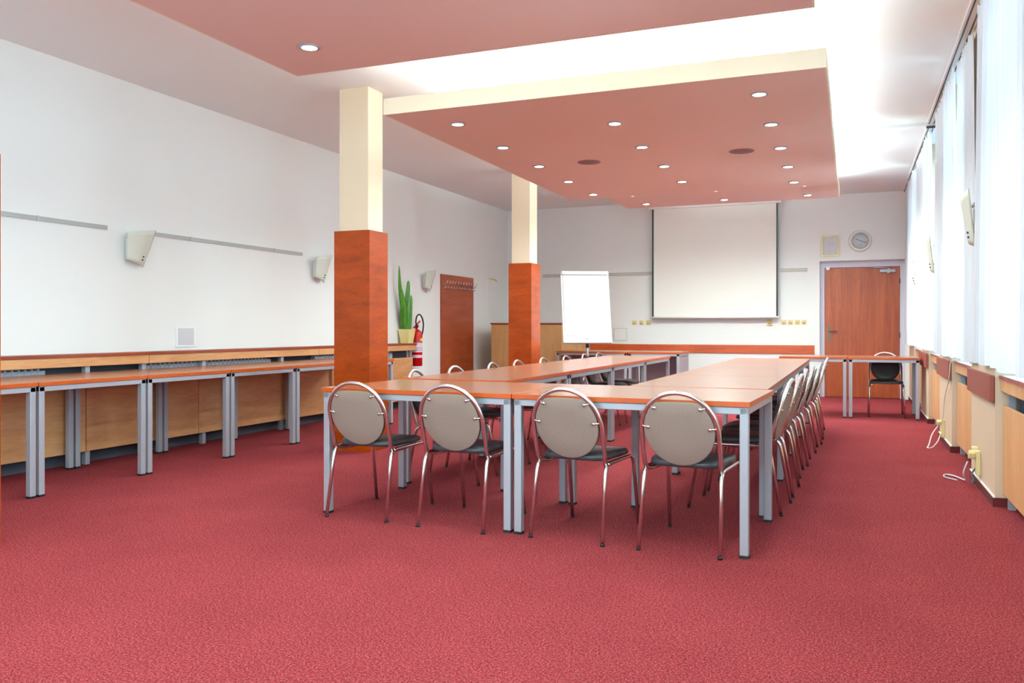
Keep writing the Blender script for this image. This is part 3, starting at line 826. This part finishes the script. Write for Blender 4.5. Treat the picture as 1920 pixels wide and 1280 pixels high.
# ------------------------------------------------------------------ back wall things
# beech cabinet
t = empty('cabinet', (-4.94, 12.90, 0)); tag(t, 'beech cabinet with a thin dark top standing in the far left corner', 'cabinet')
b = MB(); b.box(-.615, .615, .02, 1.45, .0, 1.17); b.build('body', M['beechv'], t, bevel=.002)
b = MB(); b.box(-.625, .62, -.01, 1.46, 1.17, 1.195); b.build('top_board', M['ledge'], t, bevel=.002)
for x0, x1 in ((-.612, -.003), (.003, .612)):
    b = MB(); b.box(x0, x1, 0, .019, .05, 1.165); b.build('door', M['beechv'], t, bevel=.002)
# wood band
t = MB(); t.box(-4.31, -.563, YB - .02, YB, .69, .832); o = t.build('wall_band', M['band'], bevel=.002); tag(o, 'long orange-brown wooden protection band on the white back wall', 'wall band')
# rails
for x0, x1, lb in ((-5.2, -3.19, 'pale double rail on the back wall left of the projection screen'), (-1.09, -.67, 'short pale double rail on the back wall right of the projection screen')):
    t = empty('picture_rail', ((x0 + x1) / 2, YB, 2.03)); tag(t, lb, 'wall rail', 'double rails on the back wall'); L = (x1 - x0) / 2
    b = MB(); b.box(-L, L, -.008, 0, .0, .048); b.build('backing', M['rail2'], t)
    b = MB(); b.box(-L, L, -.022, -.008, 0, .010); b.build('lower_lip', M['rail'], t)
    b = MB(); b.box(-L, L, -.022, -.008, .038, .048); b.build('upper_lip', M['rail'], t)
# projection screen
t = empty('projection_screen', (-2.143, YB - .14, 1.27)); tag(t, 'large pulled-down white projection screen with black side borders', 'projection screen')
H = 1.96
b = MB(); b.box(-1.0, 1.0, 0, .003, .03, H - .08); b.build('cloth', M['screen'], t)
for s in (-1, 1):
    b = MB(); b.box(min(s * 1.0, s * 1.03), max(s * 1.0, s * 1.03), 0, .003, .03, H - .08); b.build('side_border', M['black'], t)
b = MB(); b.tube([(-1.045, 0, .018), (1.045, 0, .018)], .016, 12); b.build('bottom_bar', M['white'], t)
b = MB(); b.box(-1.08, 1.08, -.05, .06, H - .10, H + .005); b.build('casing', M['white'], t, bevel=.01)
# flip chart
t = empty('flip_chart', (-3.60, 11.95, 0), R_(30)); tag(t, 'white flip chart easel with blank paper standing behind the left tables', 'flip chart')
tilt = R_(12); ROT = Matrix.Rotation(-tilt, 3, 'X'); piv = (0, 0, .88)
def tilted(b): bmesh.ops.rotate(b.bm, verts=b.bm.verts[:], cent=piv, matrix=ROT)
b = MB(); b.box(-.365, .365, 0, .018, .88, 1.97); tilted(b); b.build('board', M['white'], t, bevel=.003)
b = MB(); b.box(-.335, .335, -.010, -.001, 1.0, 1.93); tilted(b); b.build('paper_pad', M['paper'], t)
b = MB(); b.box(-.355, .355, -.040, .01, 1.92, 1.975); tilted(b); b.build('clamp_bar', M['white'], t, bevel=.012)
b = MB(); b.box(-.36, .36, -.05, 0, .885, .90); tilted(b); b.build('pen_tray', M['white'], t)
b = MB(); b.tube([(0, .03, .45), (0, .03, .95)], .017, 12); b.build('pole', M['silver'], t)
b = MB(); b.lathe([(.026, .82), (.026, .88)], (0, .03, 0), 14); b.build('collar', M['black'], t)
b = MB(); b.box(-.03, .03, -.062, -.03, .935, .97); tilted(b); b.build('wiper', M['white'], t, bevel=.008)
for a in (90, 210, 330):
    b = MB(); ca, sa = math.cos(R_(a)), math.sin(R_(a))
    b.tube([(0, .03, .46), (.36 * ca, .03 + .36 * sa, .015)], .013, 10); b.build('leg', M['silver'], t)
# sockets and switches
def make_switch():
    t = empty('wall_socket')
    b = MB(); b.box(-.04, .04, -.012, 0, -.04, .04); b.build('plate', M['socket'], t, bevel=.004)
    b = MB(); b.lathe([(.024, -.0125), (.026, -.018), (.001, -.018)], seg=18, axis='y'); b.build('insert', M['socket'], t)
    return t
sw = make_switch(); us = False
lbl = ['left socket of three left of the screen', 'middle socket of three left of the screen', 'right socket of three, under the left screen corner',
       'double height cream socket under the right screen corner', 'leftmost socket of four beside the door', 'second socket from left in the four beside the door', 'third socket from left in the four beside the door', 'rightmost socket of the four beside the door']
for i, px in enumerate((-3.51, -3.385, -3.262, -1.255, -1.035, -.93, -.825, -.725)):
    o = copy_tree(sw) if us else sw; us = True
    o.location = (px, YB, 1.205); tag(o, 'cream square ' + lbl[i] if i != 3 else lbl[i], 'socket', 'cream sockets on the back wall')
    if i == 3: o.scale = (1.1, 2.2, 1.35)
t = empty('access_panel', (-3.76, YB, .90)); tag(t, 'small square white hatch on the back wall right of the flip chart', 'access panel')
b = MB(); b.box(-.11, .11, -.006, 0, 0, .20); b.build('hatch', M['wall'], t, bevel=.002)
b = MB(); b.box(-.12, -.11, -.009, 0, -.01, .21); b.box(.11, .12, -.009, 0, -.01, .21); b.box(-.11, .11, -.009, 0, -.01, 0); b.box(-.11, .11, -.009, 0, .2, .21); b.build('rim', M['rail2'], t)
# framed certificate and clock
t = empty('certificate', (-.325, YB, 2.42)); tag(t, 'framed certificate in a thin gold frame above the door, left of the clock', 'certificate')
W, H = .128, .165
b = MB(); f = .018
b.box(-W, W, -.02, 0, -H, -H + f); b.box(-W, W, -.02, 0, H - f, H); b.box(-W, -W + f, -.02, 0, -H + f, H - f); b.box(W - f, W, -.02, 0, -H + f, H - f); b.build('frame', M['brass'], t)
b = MB(); b.box(-W + f, W - f, -.008, 0, -H + f, H - f); b.build('sheet', M['paper'], t)
b = MB()
for k, (w, z) in enumerate(((.05, .06), (.06, .035), (.055, .02), (.06, -.01), (.04, -.03), (.05, -.055), (.03, -.09))): b.box(-w, w, -.0095, -.008, z - .002, z + .002)
b.build('print', M['rail'], t)
t = empty('wall_clock', (.115, YB, 2.485)); tag(t, 'round white wall clock above the door', 'wall clock')
b = MB(); b.lathe([(.130, -.03), (.150, -.034), (.168, -.028), (.172, -.0), (.13, 0), (.13, -.03)], seg=48, axis='y'); b.build('rim', plain('clock_rim', (226, 222, 208), .35), t)
b = MB(); b.lathe([(.001, -.014), (.130, -.014), (.130, 0)], seg=48, axis='y'); b.build('dial', M['dial'], t)
b = MB()
for k in range(12):
    a = k * PI / 6; r0 = .108; c_, s_ = math.cos(a), math.sin(a)
    b.tube([(r0 * c_, -.0155, r0 * s_), (.122 * c_, -.0155, .122 * s_)], .002, 5)
b.build('hour_marks', M['darkgrey'], t)
for L_, a in ((.065, R_(150)), (.095, R_(-15))):
    b = MB(); b.tube([(0, -.018, 0), (L_ * math.cos(a), -.018, L_ * math.sin(a))], .0035, 6); b.build('hand', M['darkgrey'], t)

# ------------------------------------------------------------------ sockets and cables by the windows
def outlet(y, z, label, big):
    t = empty('wall_socket', (XP, y, z)); tag(t, label, 'socket', 'cream sockets below the windows')
    b = MB(); b.box(-.03, 0, -.035, .035, -.10, .07); b.build('housing', M['socket'], t, bevel=.006)
    b = MB(); b.box(-.07, -.03, -.02, .03, .02, .06, rot=Matrix.Rotation(.4, 3, 'X'), piv=(-.05, 0, .04)); b.build('plug', M['socket'], t, bevel=.006)
    if big:
        b = MB(); b.box(-.045, 0, .05, .125, .0, .085); b.build('second_housing', M['socket'], t, bevel=.008)
        b = MB(); b.lathe([(.022, -.065), (.026, -.02)], (0, .085, .02), 14, 'x'); b.build('round_plug', M['socket'], t)
    return t
outlet(6.63, .19, 'cream double socket cluster with plugs low on the nearest visible pilaster', True)
outlet(9.05, .16, 'single cream socket low on the pilaster beneath the hanging cable', False)
b = MB(); b.tube(smooth_path([(.75, 6.70, .17), (.72, 6.72, .08), (.76, 6.80, .015), (.70, 7.05, .012), (.64, 7.10, .012), (.62, 6.95, .012), (.70, 6.85, .012)], .08, 6), .005, 8)
o = b.build('cable', M['paper'], None); tag(o, 'short white cable looping on the carpet below the double socket', 'cable')
b = MB(); b.tube(smooth_path([(.80, 6.66, .14), (.76, 6.60, .10), (.78, 6.54, .05), (.77, 6.62, .03), (.785, 6.68, .08)], .05, 6), .006, 8)
o = b.build('cable', M['darkgrey'], None); tag(o, 'dark tangled cable hanging from the double socket', 'cable')
b = MB(); b.tube(smooth_path([(.86, 8.30, .822), (.80, 8.34, .825), (.795, 8.36, .72), (.79, 8.40, .62), (.80, 8.6, .58), (.805, 8.9, .45), (.80, 9.0, .25), (.79, 9.02, .19)], .1, 6), .004, 8)
o = b.build('cable', M['rail2'], None); tag(o, 'thin beige cable running from the sill down to the single socket', 'cable')
b = MB(); b.tube(smooth_path([(.76, 9.03, .17), (.70, 8.95, .10), (.66, 8.75, .012), (.63, 8.60, .010), (.68, 8.62, .010), (.74, 8.8, .05), (.79, 9.08, .10)], .08, 6), .005, 8)
o = b.build('cable', M['white'], None); tag(o, 'white cable looping from the single socket to the carpet', 'cable')
b = MB(); b.tube(smooth_path([(.87, 7.30, .818), (.93, 7.45, .820), (.90, 7.60, .818), (.95, 7.75, .820), (.91, 7.95, .818)], .06, 6), .006, 8)
o = b.build('cable', M['darkgrey'], None); tag(o, 'dark cable lying on the window sill under the short curtain', 'cable')

# ------------------------------------------------------------------ camera, light, world
cam = bpy.data.cameras.new('camera'); co = bpy.data.objects.new('camera', cam); COL.objects.link(co)
F = 1588.0
cam.sensor_width = 36; cam.lens = 36 * F / 1920
cam.shift_x = 0; cam.shift_y = (616 - 640) / 1920.0
th = math.atan(638 / 1588)
co.location = (0, 0, 1.1); co.rotation_euler = (PI / 2, 0, th)
cam.clip_start = .05
SC.camera = co

w = bpy.data.worlds.new('world'); SC.world = w; w.use_nodes = True
bg = w.node_tree.nodes['Background']
bg.inputs[0].default_value = (.62, .92, 1.0, 1); bg.inputs[1].default_value = 13.0
for n, (y0, y1) in enumerate(BAYS):
    l = bpy.data.lights.new('daylight_portal', 'AREA'); l.shape = 'RECTANGLE'; l.size = 2.2; l.size_y = y1 - y0; l.cycles.is_portal = True
    o = bpy.data.objects.new('daylight_portal', l); COL.objects.link(o); o.location = (1.41, (y0 + y1) / 2, 1.92); o.rotation_euler = (0, PI / 2, 0)
for n, (x0, x1) in enumerate(FILL_WIN):
    l = bpy.data.lights.new('daylight_portal', 'AREA'); l.shape = 'RECTANGLE'; l.size = x1 - x0; l.size_y = 2.15; l.cycles.is_portal = True
    o = bpy.data.objects.new('daylight_portal', l); COL.objects.link(o); o.location = ((x0 + x1) / 2, YF - .21, 1.925); o.rotation_euler = (PI / 2, 0, 0)

vs = SC.view_settings; vs.view_transform = 'Standard'; vs.look = 'None'; vs.gamma = 1; vs.exposure = 0.46; vs.use_curve_mapping = False
cy = SC.cycles
cy.max_bounces = 10; cy.diffuse_bounces = 6; cy.transparent_max_bounces = 12; cy.transmission_bounces = 6
cy.use_denoising = True; cy.sample_clamp_indirect = 6.0
cy.caustics_reflective = False; cy.caustics_refractive = False
